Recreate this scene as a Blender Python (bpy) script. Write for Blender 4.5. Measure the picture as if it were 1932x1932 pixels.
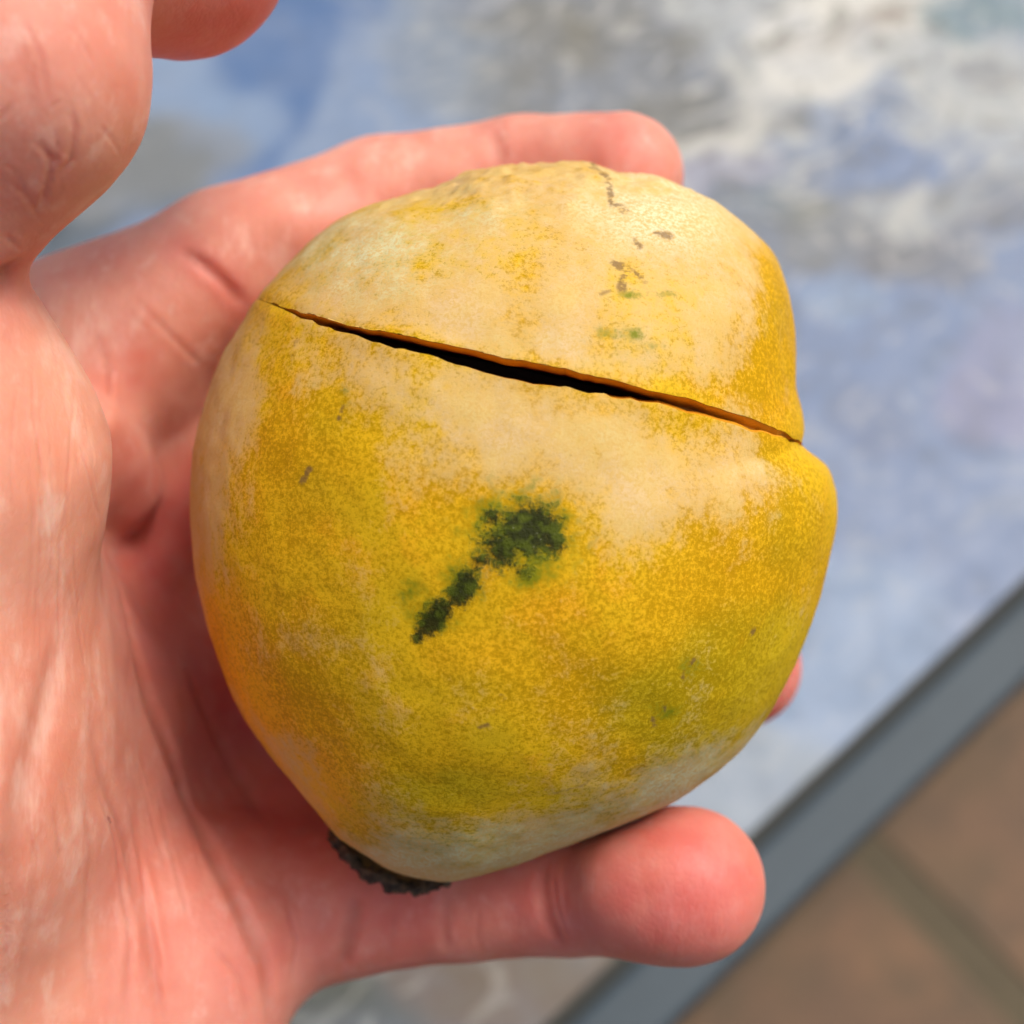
import bpy, math, random
import numpy as np
from mathutils import Vector, Matrix, Euler

random.seed(7)
rng = np.random.default_rng(7)
scene = bpy.context.scene
for o in list(bpy.data.objects):
    bpy.data.objects.remove(o)

# ------------------------------------------------------------------ camera
CAM_H = 0.346                     # height of the lens above the table top
PITCH = math.radians(30)          # tilt away from straight down
cam_d = bpy.data.cameras.new('camera')
cam = bpy.data.objects.new('camera', cam_d)
scene.collection.objects.link(cam)
cam.location = (0, 0, CAM_H)
cam.rotation_euler = (PITCH, 0, 0)
cam_d.sensor_width = 36
cam_d.lens = 45
cam_d.clip_start = 0.005
cam_d.clip_end = 50
cam_d.dof.use_dof = True
cam_d.dof.focus_distance = 0.112
cam_d.dof.aperture_fstop = 18.0
scene.camera = cam

# ------------------------------------------------------------------ daylight (bright overcast)
SUN_DIR = Vector((0.44, 0.22, 0.87)).normalized()     # towards the sun
sun_el = math.asin(SUN_DIR.z)
sun_az = math.atan2(SUN_DIR.x, SUN_DIR.y)
world = bpy.data.worlds.new('World')
scene.world = world
world.use_nodes = True
wn = world.node_tree.nodes
sky = wn.new('ShaderNodeTexSky')
sky.sky_type = 'NISHITA'
sky.sun_disc = False
sky.sun_elevation = sun_el
sky.sun_rotation = sun_az
sky.air_density = 0.6
sky.dust_density = 6.0
sky.ozone_density = 0.6
world.node_tree.links.new(sky.outputs[0], wn['Background'].inputs[0])
wn['Background'].inputs[1].default_value = 0.105
sun_l = bpy.data.lights.new('sun', 'SUN')
sun_l.energy = 1.35
sun_l.angle = math.radians(20)
sun_l.color = (1.0, 0.95, 0.87)
sun = bpy.data.objects.new('sun', sun_l)
scene.collection.objects.link(sun)
sun.rotation_euler = SUN_DIR.to_track_quat('Z', 'Y').to_euler()
sun.location = SUN_DIR * 3

scene.view_settings.view_transform = 'Standard'
scene.view_settings.look = 'None'
scene.view_settings.gamma = 1
scene.view_settings.use_curve_mapping = False
scene.view_settings.exposure = 0.58
scene.render.engine = 'CYCLES'
scene.cycles.use_denoising = True
scene.cycles.use_adaptive_sampling = True
scene.cycles.adaptive_threshold = 0.03
scene.cycles.max_bounces = 6
scene.cycles.diffuse_bounces = 3
scene.cycles.glossy_bounces = 2

# ------------------------------------------------------------------ helpers
COL = scene.collection
ROT = np.array(Euler((PITCH, 0, 0)).to_matrix())
CAML = np.array([0, 0, CAM_H])
KPX = 0.8 / 1932.0                # frame units: 1932 wide at tan 0.8

def P(u, v, d):
    """a point at real distance d (cm) along the viewing axis; local frame x right, y up, z towards viewer (cm)"""
    s = d * KPX
    return np.array([(u - 966) * s, -(v - 966) * s, -d])

def project(p):
    d = -p[:, 2]
    return p[:, 0] / (d * KPX) + 966, -p[:, 1] / (d * KPX) + 966

def to_world(p_cm):
    return (np.asarray(p_cm) * 0.01) @ ROT.T + CAML

def link(name, me, mat=None, parent=None, loc=None, rot=None):
    o = bpy.data.objects.new(name, me)
    COL.objects.link(o)
    if mat is not None and me is not None:
        if not me.materials:
            me.materials.append(mat)
    if loc is not None: o.location = loc
    if rot is not None: o.rotation_euler = rot
    if parent is not None: o.parent = parent
    return o

def mesh_np(name, v, faces, smooth=True):
    me = bpy.data.meshes.new(name)
    v = np.asarray(v, dtype=np.float32)
    if isinstance(faces, np.ndarray):
        k = faces.shape[1]
        me.vertices.add(len(v)); me.vertices.foreach_set('co', v.ravel())
        me.loops.add(faces.size); me.loops.foreach_set('vertex_index', faces.astype(np.int32).ravel())
        me.polygons.add(len(faces))
        me.polygons.foreach_set('loop_start', np.arange(0, faces.size, k, dtype=np.int32))
        me.update(calc_edges=True)
        me.validate()
    else:
        me.from_pydata(v.tolist(), [], faces)
        me.update()
    me.polygons.foreach_set('use_smooth', np.full(len(me.polygons), smooth))
    return me

def set_attr(me, name, rgb):
    a = me.attributes.new(name, 'FLOAT_COLOR', 'POINT')
    c = np.ones((len(me.vertices), 4), dtype=np.float32)
    c[:, :rgb.shape[1]] = rgb
    a.data.foreach_set('color', c.ravel())

def local_origin(center_cm):
    """object transform of a thing modelled in the local frame, origin at center_cm"""
    return Vector(to_world(center_cm))

def polydist(p, poly):
    best = np.full(len(p), 1e9)
    for a, b in zip(poly[:-1], poly[1:]):
        ab = b - a
        t = np.clip(((p - a) @ ab) / (ab @ ab + 1e-12), 0, 1)
        best = np.minimum(best, np.linalg.norm(p - a - t[:, None] * ab, axis=1))
    return best

def polydist_t(p, poly):
    best = np.full(len(p), 1e9); tb = np.zeros(len(p)); n = len(poly) - 1
    for i, (a, b) in enumerate(zip(poly[:-1], poly[1:])):
        ab = b - a
        t = np.clip(((p - a) @ ab) / (ab @ ab + 1e-12), 0, 1)
        d = np.linalg.norm(p - a - t[:, None] * ab, axis=1)
        m = d < best
        best[m] = d[m]; tb[m] = (i + t[m]) / n
    return best, np.clip(tb / 0.22, 0.0, 1) * np.clip((1 - tb) / 0.16, 0.15, 1)

def smooth01(x, a, b):
    t = np.clip((x - a) / (b - a), 0, 1)
    return t * t * (3 - 2 * t)

def in_poly(u, v, poly):
    """signed distance in frame units, positive inside"""
    poly = np.array(poly, float)
    p = np.stack([u, v], 1)
    d = polydist(p, np.vstack([poly, poly[:1]]))
    inside = np.zeros(len(u), bool)
    n = len(poly)
    for i in range(n):
        x1, y1 = poly[i]; x2, y2 = poly[(i + 1) % n]
        c = ((y1 > v) != (y2 > v)) & (u < (x2 - x1) * (v - y1) / (y2 - y1 + 1e-12) + x1)
        inside ^= c
    return np.where(inside, d, -d)

# smooth value noise for shaping
class VNoise:
    def __init__(self, seed):
        self.g = np.random.default_rng(seed).random((32, 32, 32))
    def __call__(self, p):
        p = np.asarray(p) % 32
        i = np.floor(p).astype(int); f = p - i
        f = f * f * (3 - 2 * f)
        j = (i + 1) % 32; i = i % 32
        g = self.g
        r = 0
        for dx in (0, 1):
            for dy in (0, 1):
                for dz in (0, 1):
                    w = (f[:, 0] if dx else 1 - f[:, 0]) * (f[:, 1] if dy else 1 - f[:, 1]) * (f[:, 2] if dz else 1 - f[:, 2])
                    r = r + w * g[j[:, 0] if dx else i[:, 0], j[:, 1] if dy else i[:, 1], j[:, 2] if dz else i[:, 2]]
        return r * 2 - 1
vn = VNoise(3)

# ---- node helper
class NT:
    def __init__(self, name):
        self.mat = bpy.data.materials.new(name)
        self.mat.use_nodes = True
        self.t = self.mat.node_tree
        self.b = self.t.nodes['Principled BSDF']
    def n(self, typ, **kw):
        x = self.t.nodes.new(typ)
        for k, v in kw.items():
            setattr(x, k, v)
        return x
    def put(self, sock, val):
        if isinstance(val, bpy.types.NodeSocket):
            self.t.links.new(val, sock)
        else:
            if sock.type == 'RGBA' and len(val) == 3: val = (*val, 1)
            sock.default_value = val
    def math(self, op, a, b=None, c=None, clamp=False):
        x = self.n('ShaderNodeMath', operation=op, use_clamp=clamp)
        self.put(x.inputs[0], a)
        if b is not None: self.put(x.inputs[1], b)
        if c is not None: self.put(x.inputs[2], c)
        return x.outputs[0]
    def mix(self, f, a, b, mode='MIX'):
        x = self.n('ShaderNodeMix', data_type='RGBA', blend_type=mode)
        self.put(x.inputs[0], f); self.put(x.inputs[6], a); self.put(x.inputs[7], b)
        return x.outputs[2]
    def ss(self, x, a, b, lo=0.0, hi=1.0):
        m = self.n('ShaderNodeMapRange', interpolation_type='SMOOTHSTEP')
        self.put(m.inputs[0], x); m.inputs[1].default_value = a; m.inputs[2].default_value = b
        m.inputs[3].default_value = lo; m.inputs[4].default_value = hi
        return m.outputs[0]
    def coord(self):
        return self.n('ShaderNodeTexCoord').outputs['Object']
    def mapping(self, vec, scale=(1, 1, 1), rot=(0, 0, 0)):
        m = self.n('ShaderNodeMapping')
        self.put(m.inputs[0], vec); m.inputs['Scale'].default_value = scale; m.inputs['Rotation'].default_value = rot
        return m.outputs[0]
    def noise(self, vec, scale, detail=3, rough=0.55, dist=0.0):
        x = self.n('ShaderNodeTexNoise')
        self.put(x.inputs['Vector'], vec)
        x.inputs['Scale'].default_value = scale; x.inputs['Detail'].default_value = detail
        x.inputs['Roughness'].default_value = rough; x.inputs['Distortion'].default_value = dist
        return x.outputs['Fac']
    def voro(self, vec, scale, feature='F1', rnd=1.0):
        x = self.n('ShaderNodeTexVoronoi', feature=feature)
        self.put(x.inputs['Vector'], vec); x.inputs['Scale'].default_value = scale
        x.inputs['Randomness'].default_value = rnd
        return x.outputs['Distance']
    def attr(self, name):
        a = self.n('ShaderNodeAttribute', attribute_name=name)
        s = self.n('ShaderNodeSeparateColor')
        self.t.links.new(a.outputs['Color'], s.inputs[0])
        return s.outputs[0], s.outputs[1], s.outputs[2]
    def bump(self, h, strength, dist, normal=None):
        x = self.n('ShaderNodeBump')
        x.inputs['Strength'].default_value = strength; x.inputs['Distance'].default_value = dist
        self.put(x.inputs['Height'], h)
        if normal is not None: self.put(x.inputs['Normal'], normal)
        return x.outputs[0]
    def set(self, **kw):
        for k, v in kw.items():
            self.put(self.b.inputs[k.replace('_', ' ')], v)

# ------------------------------------------------------------------ materials
def mat_skin():
    m = NT('palm_skin')
    co = m.coord()
    red, crease, dry = m.attr('skin_mask')
    n1 = m.noise(co, 55, 4, 0.6)
    n2 = m.noise(co, 260, 3, 0.6)
    base = m.mix(m.ss(n1, 0.35, 0.7), (0.68, 0.262, 0.18), (0.77, 0.355, 0.255))
    pale = m.ss(m.noise(m.mapping(co, (1, 0.6, 1)), 300, 5, 0.7), 0.5, 0.72)
    base = m.mix(m.math('MULTIPLY', pale, 0.55), base, (0.84, 0.55, 0.45))
    base = m.mix(m.math('MULTIPLY', red, 0.92), base, (0.58, 0.085, 0.08))  # flush, and painted shade of the palm hollow and thumb end
    blot = m.ss(m.noise(co, 120, 3, 0.6), 0.5, 0.75)
    base = m.mix(m.math('MULTIPLY', blot, 0.5), base, (0.66, 0.20, 0.13))
    base = m.mix(m.math('MULTIPLY', crease, 0.75), base, (0.45, 0.11, 0.065))
    base = m.mix(m.math('MULTIPLY', dry, 0.3), base, (0.74, 0.36, 0.21))
    # dry pale ridges of the thumb ball, running along the hand
    st = m.noise(m.mapping(co, (1, 0.16, 0.45), (0, 0, math.radians(-4))), 420, 4, 0.6)
    stf = m.math('MULTIPLY', m.ss(st, 0.47, 0.68), dry)
    base = m.mix(m.math('MULTIPLY', stf, 0.5), base, (0.83, 0.58, 0.47))
    gr = m.ss(n2, 0.35, 0.75)
    base = m.mix(m.math('MULTIPLY', gr, 0.12), base, (0.85, 0.62, 0.5))
    m.set(Base_Color=base, Subsurface_Weight=0.75, Subsurface_Scale=0.004, Specular_IOR_Level=0.42)
    m.b.inputs['Subsurface Radius'].default_value = (1.0, 0.32, 0.16)
    m.set(Roughness=m.ss(n2, 0.2, 0.8, 0.42, 0.62))
    # relief: skin cells, ridges, fine folds
    v = m.voro(m.mapping(co, (1, 0.7, 1)), 1400, 'DISTANCE_TO_EDGE')
    b1 = m.bump(m.ss(v, 0.0, 0.25), 0.12, 0.00012)
    b2 = m.bump(st, 0.25, 0.0004, b1)
    fold = m.noise(m.mapping(co, (1, 0.22, 0.5), (0, 0, math.radians(12))), 170, 3, 0.55, 0.6)
    b3 = m.bump(fold, 0.2, 0.0010, b2)
    m.set(Normal=b3)
    return m.mat

def mat_peel():
    m = NT('fruit_peel')
    co = m.coord()
    bloom, orange, olive = m.attr('mask_a')
    mould, halo, mark = m.attr('mask_b')
    streak = m.noise(m.mapping(co, (1, 0.42, 1), (0, 0, math.radians(-12))), 130, 5, 0.62)
    fine = m.noise(co, 900, 2, 0.6)
    grain = m.noise(co, 2500, 3, 0.8)
    mid = m.noise(co, 230, 4, 0.6)
    low = m.noise(co, 65, 3, 0.5)
    yel = m.mix(m.ss(low, 0.35, 0.68), (0.69, 0.345, 0.001), (0.58, 0.355, 0.001))
    yel = m.mix(m.ss(mid, 0.48, 0.72), yel, (0.76, 0.325, 0.002))
    # olive green flush
    of = m.ss(m.math('ADD', olive, m.math('MULTIPLY', m.math('SUBTRACT', mid, 0.5), 1.5)), 0.1, 1.1)
    yel = m.mix(m.math('MULTIPLY', of, 0.85), yel, (0.33, 0.28, 0.003))
    # orange flush
    rf = m.ss(m.math('ADD', orange, m.math('MULTIPLY', m.math('SUBTRACT', streak, 0.5), 0.9)), 0.2, 1.0)
    yel = m.mix(m.math('MULTIPLY', rf, 0.9), yel, (0.84, 0.33, 0.004))
    # granular speckle of the peel
    sp = m.ss(m.math('ADD', grain, m.math('MULTIPLY', m.math('SUBTRACT', low, 0.5), 0.5)), 0.36, 0.62)
    yel = m.mix(sp, m.mix(0.58, yel, (0.32, 0.20, 0.001)), m.mix(0.30, yel, (0.92, 0.60, 0.03)))
    # waxy bloom, plus a highlight painted into it
    bm = m.math('ADD', bloom, m.math('MULTIPLY', m.math('SUBTRACT', streak, 0.5), 2.1))
    bm = m.math('ADD', bm, m.math('MULTIPLY', m.math('SUBTRACT', fine, 0.5), 0.8))
    bm = m.math('ADD', bm, m.math('MULTIPLY', m.math('SUBTRACT', grain, 0.5), 1.5))
    bm = m.math('ADD', bm, m.math('MULTIPLY', m.math('SUBTRACT', mid, 0.5), 1.3))
    bf = m.ss(bm, 0.17, 1.08)
    cream = m.mix(m.ss(mid, 0.40, 0.66), (0.68, 0.50, 0.265), (0.65, 0.47, 0.16))
    cream = m.mix(m.ss(bloom, 0.90, 1.35), cream, (0.80, 0.69, 0.43))  # whitest where the painted highlight lifts the bloom
    cream = m.mix(m.math('MULTIPLY', of, 0.8), cream, (0.62, 0.67, 0.42))  # greenish bloom, lightened to stand in for bounce light underneath
    cream = m.mix(m.math('MULTIPLY', rf, 0.6), cream, (0.70, 0.42, 0.17))
    cream = m.mix(m.math('MULTIPLY', m.ss(grain, 0.40, 0.62), 0.85), cream, (0.60, 0.39, 0.12))
    col = m.mix(m.math('MULTIPLY', bf, 0.94), yel, cream)
    # green halo then sooty mould
    hn = m.math('ADD', halo, m.math('MULTIPLY', m.math('SUBTRACT', fine, 0.5), 1.3))
    hn = m.math('ADD', hn, m.math('MULTIPLY', m.math('SUBTRACT', grain, 0.5), 1.0))
    col = m.mix(m.math('MULTIPLY', m.math('MULTIPLY', m.ss(hn, 0.15, 0.9), m.ss(halo, 0.03, 0.2)), 0.9), col, (0.16, 0.19, 0.006))
    mn = m.math('ADD', mould, m.math('MULTIPLY', m.math('SUBTRACT', fine, 0.5), 0.7))
    mn = m.math('ADD', mn, m.math('MULTIPLY', m.math('SUBTRACT', grain, 0.5), 1.4))
    mf = m.math('MULTIPLY', m.ss(mn, 0.16, 0.72), m.ss(mould, 0.04, 0.22))
    soot = m.mix(m.ss(fine, 0.42, 0.66), (0.017, 0.022, 0.005), (0.065, 0.085, 0.007))
    col = m.mix(m.math('MULTIPLY', mf, 0.96), col, soot)
    wh = m.math('MULTIPLY', m.ss(m.noise(co, 1900, 1, 0.5), 0.70, 0.80), m.ss(mould, 0.5, 1.1))
    col = m.mix(m.math('MULTIPLY', wh, 0.8), col, (0.62, 0.58, 0.42))
    kn = m.math('MULTIPLY', mark, m.ss(m.noise(co, 620, 3, 0.7), 0.36, 0.62))
    col = m.mix(m.math('MULTIPLY', m.ss(kn, 0.06, 0.65), 0.72), col, (0.15, 0.085, 0.04))
    m.set(Base_Color=col, Roughness=m.ss(bf, 0, 1, 0.5, 0.7), Specular_IOR_Level=0.10)
    b = m.bump(grain, 0.25, 0.00022)
    b = m.bump(mid, 0.10, 0.0009, b)
    b = m.bump(m.math('MULTIPLY', mf, grain), 0.35, 0.0005, b)
    m.set(Normal=b)
    return m.mat

def mat_flesh():
    m = NT('fruit_flesh')
    co = m.coord()
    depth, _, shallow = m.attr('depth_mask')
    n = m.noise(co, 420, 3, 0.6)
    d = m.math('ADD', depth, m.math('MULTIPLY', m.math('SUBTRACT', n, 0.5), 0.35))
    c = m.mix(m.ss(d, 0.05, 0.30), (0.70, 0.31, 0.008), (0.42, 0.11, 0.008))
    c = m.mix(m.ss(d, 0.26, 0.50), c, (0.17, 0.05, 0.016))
    m.set(Base_Color=c, Roughness=0.55)
    m.set(Normal=m.bump(n, 0.5, 0.0006))
    return m.mat

def mat_crust():
    m = NT('stem_crust')
    co = m.coord()
    n = m.noise(co, 700, 4, 0.65)
    c = m.mix(m.ss(n, 0.35, 0.7), (0.014, 0.010, 0.007), (0.14, 0.095, 0.05))
    m.set(Base_Color=c, Roughness=0.85)
    m.set(Normal=m.bump(n, 0.9, 0.0007))
    return m.mat

def mat_scar():
    m = NT('stem_scar_cork')
    n = m.noise(m.coord(), 400, 4, 0.6)
    m.set(Base_Color=m.mix(n, (0.10, 0.055, 0.02), (0.30, 0.19, 0.06)), Roughness=0.85)
    return m.mat

def mat_nail():
    m = NT('fingernail')
    m.set(Base_Color=(0.72, 0.42, 0.34), Roughness=0.3, Subsurface_Weight=0.3, Subsurface_Scale=0.002)
    return m.mat

def mat_table():
    m = NT('table_top_painted_reflections')
    a = m.n('ShaderNodeAttribute', attribute_name='reflection_mark')
    co = m.coord()
    n = m.noise(co, 22, 4, 0.6, 0.4)
    n2 = m.noise(co, 75, 4, 0.6, 0.3)
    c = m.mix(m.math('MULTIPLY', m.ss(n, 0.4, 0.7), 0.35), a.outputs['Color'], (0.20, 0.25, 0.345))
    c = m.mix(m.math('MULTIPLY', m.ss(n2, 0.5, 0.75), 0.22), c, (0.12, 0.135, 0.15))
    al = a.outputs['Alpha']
    rip = m.noise(m.mapping(co, (1.0, 1.5, 1), (0, 0, 0.5)), 36, 5, 0.6, 2.4)  # wavy reflections painted in as pale and dark ripples
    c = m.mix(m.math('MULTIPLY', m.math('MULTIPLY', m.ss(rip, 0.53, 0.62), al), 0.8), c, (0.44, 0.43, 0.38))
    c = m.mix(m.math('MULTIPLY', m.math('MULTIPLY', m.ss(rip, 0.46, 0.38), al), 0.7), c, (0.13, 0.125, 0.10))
    c = m.mix(1.0, c, (1.0, 1.03, 1.04), 'MULTIPLY')
    m.set(Base_Color=c, Roughness=m.ss(n2, 0.3, 0.7, 0.38, 0.6), Specular_IOR_Level=0.4)
    m.set(Normal=m.bump(n2, 0.12, 0.002))
    return m.mat

def mat_metal(name, col, r):
    m = NT(name)
    n = m.noise(m.coord(), 60, 4, 0.6)
    m.set(Base_Color=m.mix(n, tuple(0.85 * x for x in col), tuple(1.12 * x for x in col)), Roughness=r, Specular_IOR_Level=0.4)
    return m.mat

def mat_paver():
    m = NT('paver_brick')
    co = m.n('ShaderNodeTexCoord').outputs['Object']
    inf = m.n('ShaderNodeObjectInfo').outputs['Random']
    n = m.noise(co, 14, 4, 0.6)
    n2 = m.noise(co, 90, 3, 0.6)
    c = m.mix(m.ss(n, 0.35, 0.65), (0.125, 0.072, 0.042), (0.22, 0.115, 0.058))
    c = m.mix(m.math('MULTIPLY', inf, 0.4), c, (0.19, 0.125, 0.08))
    c = m.mix(m.math('MULTIPLY', n2, 0.3), c, (0.13, 0.10, 0.07))
    sx = m.n('ShaderNodeSeparateXYZ'); m.put(sx.inputs[0], co)
    ed = m.math('MAXIMUM', m.math('ABSOLUTE', sx.outputs[0]), m.math('ABSOLUTE', sx.outputs[1]))
    ed = m.math('ADD', ed, m.math('MULTIPLY', m.math('SUBTRACT', m.noise(co, 17, 5, 0.7), 0.5), 0.26))
    c = m.mix(m.math('MULTIPLY', m.ss(ed, 0.10, 0.20), 0.6), c, (0.095, 0.075, 0.045))
    m.set(Base_Color=c, Roughness=0.85)
    m.set(Normal=m.bump(n2, 0.5, 0.004))
    return m.mat

def mat_earth():
    m = NT('mossy_joint_earth')
    n = m.noise(m.coord(), 30, 4, 0.6)
    m.set(Base_Color=m.mix(n, (0.075, 0.062, 0.038), (0.125, 0.10, 0.06)), Roughness=0.95)
    return m.mat

# ------------------------------------------------------------------ the setting: floor and table
FLOOR_Z = -0.70
def table_point(u, v, z=0.0):
    """where the line of sight through (u, v) meets the horizontal plane z"""
    r = ROT @ np.array([(u - 966) * KPX, -(v - 966) * KPX, -1.0])
    return CAML + r * ((z - CAM_H) / r[2])

# direction of the table edge
e0, e1 = table_point(1172, 1932), table_point(1932, 1205)
edge_dir = (e1 - e0)[:2]; edge_dir /= np.linalg.norm(edge_dir)
edge_out = np.array([edge_dir[1], -edge_dir[0]])            # away from the table
edge_ang = math.atan2(edge_dir[1], edge_dir[0])
edge_mid = e0[:2]

def build_floor():
    fl = mesh_np('floor', [(-6, -6, 0), (6, -6, 0), (6, 6, 0), (-6, 6, 0)], [(0, 1, 2, 3)], False)
    floor = link('floor', fl, mat_earth(), loc=(0, 0, FLOOR_Z - 0.003))
    floor['kind'] = 'structure'
    # pavers laid along the table's edge direction
    L, W, G, T = 0.362, 0.362, 0.026, 0.05
    b = 0.006
    prof = [(0, -T), (0, -b), (b, 0)]
    v = []
    for i, (ins, z) in enumerate(((0, -T), (0, -b), (b, 0))):
        for sx, sy in ((-1, -1), (1, -1), (1, 1), (-1, 1)):
            v.append((sx * (L / 2 - ins), sy * (W / 2 - ins), z))
    f = [(8, 9, 10, 11)]
    for k in (0, 4):
        for j in range(4):
            f.append((k + j, k + (j + 1) % 4, k + 4 + (j + 1) % 4, k + 4 + j))
    pm = mesh_np('paver', v, f, False)
    pm.materials.append(mat_paver())
    c0 = table_point(1790, 1760, FLOOR_Z)[:2]          # a joint is seen here
    for i in range(-4, 4):
        for j in range(-4, 4):
            p = c0 + edge_dir * ((i + 0.5) * (L + G)) + edge_out * ((j + 0.22) * (W + G))
            o = link('paver', pm, loc=(p[0], p[1], 0.003 + random.uniform(-0.001, 0.001)),
                     rot=(random.uniform(-.006, .006), random.uniform(-.006, .006), edge_ang + random.uniform(-.012, .012)), parent=floor)
    return floor

def build_table():
    root = link('patio_table', None, loc=(edge_mid[0], edge_mid[1], 0), rot=(0, 0, edge_ang))
    root['label'] = 'blue-grey patio table, reflections painted into its top, with a darker grey metal rim, below the hand'
    root['category'] = 'table'
    # local frame: x along the edge, y into the table
    X0, X1, Y0, Y1 = -0.55, 0.95, 0.0118, 0.95
    nx, ny = 420, 260
    xs = np.linspace(X0, X1, nx); ys = np.linspace(Y0, Y1, ny)
    gx, gy = np.meshgrid(xs, ys, indexing='ij')
    v = np.stack([gx.ravel(), gy.ravel(), np.zeros(gx.size)], 1)
    idx = np.arange(nx * ny).reshape(nx, ny)
    f = np.stack([idx[:-1, :-1].ravel(), idx[1:, :-1].ravel(), idx[1:, 1:].ravel(), idx[:-1, 1:].ravel()], 1)
    # world positions -> frame units for placing the painted reflections
    c, s = edge_dir
    wx = edge_mid[0] + v[:, 0] * c - v[:, 1] * s
    wy = edge_mid[1] + v[:, 0] * s + v[:, 1] * c
    def tl(u, vv):
        w = table_point(u, vv)[:2] - edge_mid
        return np.array([w @ edge_dir, -(w @ edge_out)])
    p2 = v[:, :2]
    col = np.tile(np.array([0.155, 0.205, 0.31]), (len(v), 1))  # blue of the reflected sky painted into the ground colour
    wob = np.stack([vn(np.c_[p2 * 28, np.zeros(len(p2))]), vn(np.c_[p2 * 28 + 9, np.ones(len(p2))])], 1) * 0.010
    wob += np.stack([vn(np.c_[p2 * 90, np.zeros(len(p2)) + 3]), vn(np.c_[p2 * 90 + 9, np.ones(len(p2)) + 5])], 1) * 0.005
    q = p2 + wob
    def reflection_mark(pts, w, rgb, a, soft=0.28):
        """one patch of reflection painted into the colour: a stroke of half width w (m) on the table"""
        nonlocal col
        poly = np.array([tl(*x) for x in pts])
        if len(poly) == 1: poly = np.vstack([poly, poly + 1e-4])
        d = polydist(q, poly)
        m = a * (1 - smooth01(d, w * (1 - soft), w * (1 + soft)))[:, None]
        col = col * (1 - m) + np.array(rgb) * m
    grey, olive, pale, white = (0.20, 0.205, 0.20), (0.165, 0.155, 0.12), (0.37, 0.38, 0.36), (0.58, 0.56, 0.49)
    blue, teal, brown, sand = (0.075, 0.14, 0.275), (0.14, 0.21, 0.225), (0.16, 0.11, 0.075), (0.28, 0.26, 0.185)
    dark, pblue, dull_brown = (0.06, 0.07, 0.058), (0.21, 0.28, 0.38), (0.115, 0.085, 0.06)
    reflection_mark([(950, -60), (1050, 150), (1180, 330), (1300, 250)], 0.055, grey, 0.8)
    reflection_mark([(860, 60), (830, 160)], 0.02, olive, 0.6)
    reflection_mark([(1000, 60), (960, 200)], 0.02, olive, 0.7)
    reflection_mark([(1180, 40), (1220, 120), (1330, 250), (1400, 200)], 0.035, olive, 0.7)
    reflection_mark([(700, 120), (640, 260)], 0.05, pblue, 0.5)
    reflection_mark([(590, 30), (530, 140), (450, 240), (430, 300)], 0.017, blue, 1.0, 0.2)
    reflection_mark([(720, -20), (620, 70)], 0.012, blue, 0.7)
    reflection_mark([(300, 170), (330, 240)], 0.03, pblue, 0.8)
    reflection_mark([(70, 470), (150, 400), (240, 330)], 0.025, dark, 0.8)
    reflection_mark([(230, 340), (330, 300)], 0.02, grey, 0.7)
    reflection_mark([(1450, -40), (1560, 60), (1700, 60), (1900, 160), (2000, 100)], 0.045, pale, 0.85)
    reflection_mark([(1540, 40), (1600, 30), (1660, 20)], 0.022, white, 0.95)
    reflection_mark([(1560, 105), (1620, 95), (1680, 40)], 0.007, brown, 0.85, 0.5)
    reflection_mark([(1540, 130), (1640, 125), (1720, 60)], 0.012, white, 0.85)
    reflection_mark([(1580, 150), (1500, 230), (1420, 280), (1330, 330)], 0.014, white, 0.8)
    reflection_mark([(1560, 200), (1460, 290), (1440, 350)], 0.010, pale, 0.8)
    reflection_mark([(1460, 230), (1530, 190)], 0.006, grey, 0.5)
    reflection_mark([(1820, 30), (1860, 20)], 0.018, teal, 0.9)
    reflection_mark([(1780, 150), (1900, 190), (1960, 260)], 0.03, pale, 0.7)
    reflection_mark([(1830, 160), (1890, 150)], 0.006, grey, 0.8)
    reflection_mark([(1460, 330), (1520, 270), (1600, 210), (1660, 190)], 0.009, blue, 0.5)
    reflection_mark([(1360, 360), (1420, 310)], 0.012, (0.23,0.235,0.30), 0.8)
    reflection_mark([(1400, 400), (1480, 380), (1560, 400)], 0.010, (0.12,0.15,0.165), 0.7)
    reflection_mark([(1560, 420), (1700, 390), (1820, 360), (1940, 390)], 0.014, sand, 0.55)
    reflection_mark([(1450, 440), (1600, 440), (1800, 450), (1900, 420)], 0.012, (0.16,0.17,0.18), 0.75)
    reflection_mark([(1700, 390), (1830, 430)], 0.008, pale, 0.6)
    reflection_mark([(1700, 480), (1850, 470), (1960, 440)], 0.010, (0.145,0.14,0.14), 0.6)
    reflection_mark([(1560, 550), (1600, 540)], 0.010, pblue, 0.8)
    reflection_mark([(1640, 760), (1660, 800)], 0.010, (0.13,0.16,0.24), 0.6)
    reflection_mark([(1900, 640), (1880, 760)], 0.02, (0.22,0.21,0.30), 0.6)
    reflection_mark([(1620, 1200), (1500, 1400), (1400, 1480)], 0.03, pblue, 0.75)
    reflection_mark([(1350, 1540), (1250, 1560), (1460, 1480)], 0.02, (0.25,0.28,0.29), 0.7)
    reflection_mark([(600, 1960), (760, 1900), (1000, 1850), (1130, 1820)], 0.045, dull_brown, 0.95)  # brown floor showing through a dark reflection, painted in
    reflection_mark([(620, 1900), (680, 1880), (700, 1960)], 0.016, dark, 0.8)
    reflection_mark([(1030, 1850), (1090, 1830)], 0.012, (0.22,0.20,0.17), 0.7)
    reflection_mark([(300, 2100), (800, 2050)], 0.06, dull_brown, 0.9)
    reflection_mark([(610, 1890), (660, 1870), (720, 1940)], 0.012, dark, 0.85)
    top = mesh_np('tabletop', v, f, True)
    ctr = tl(1500, 60)
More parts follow.
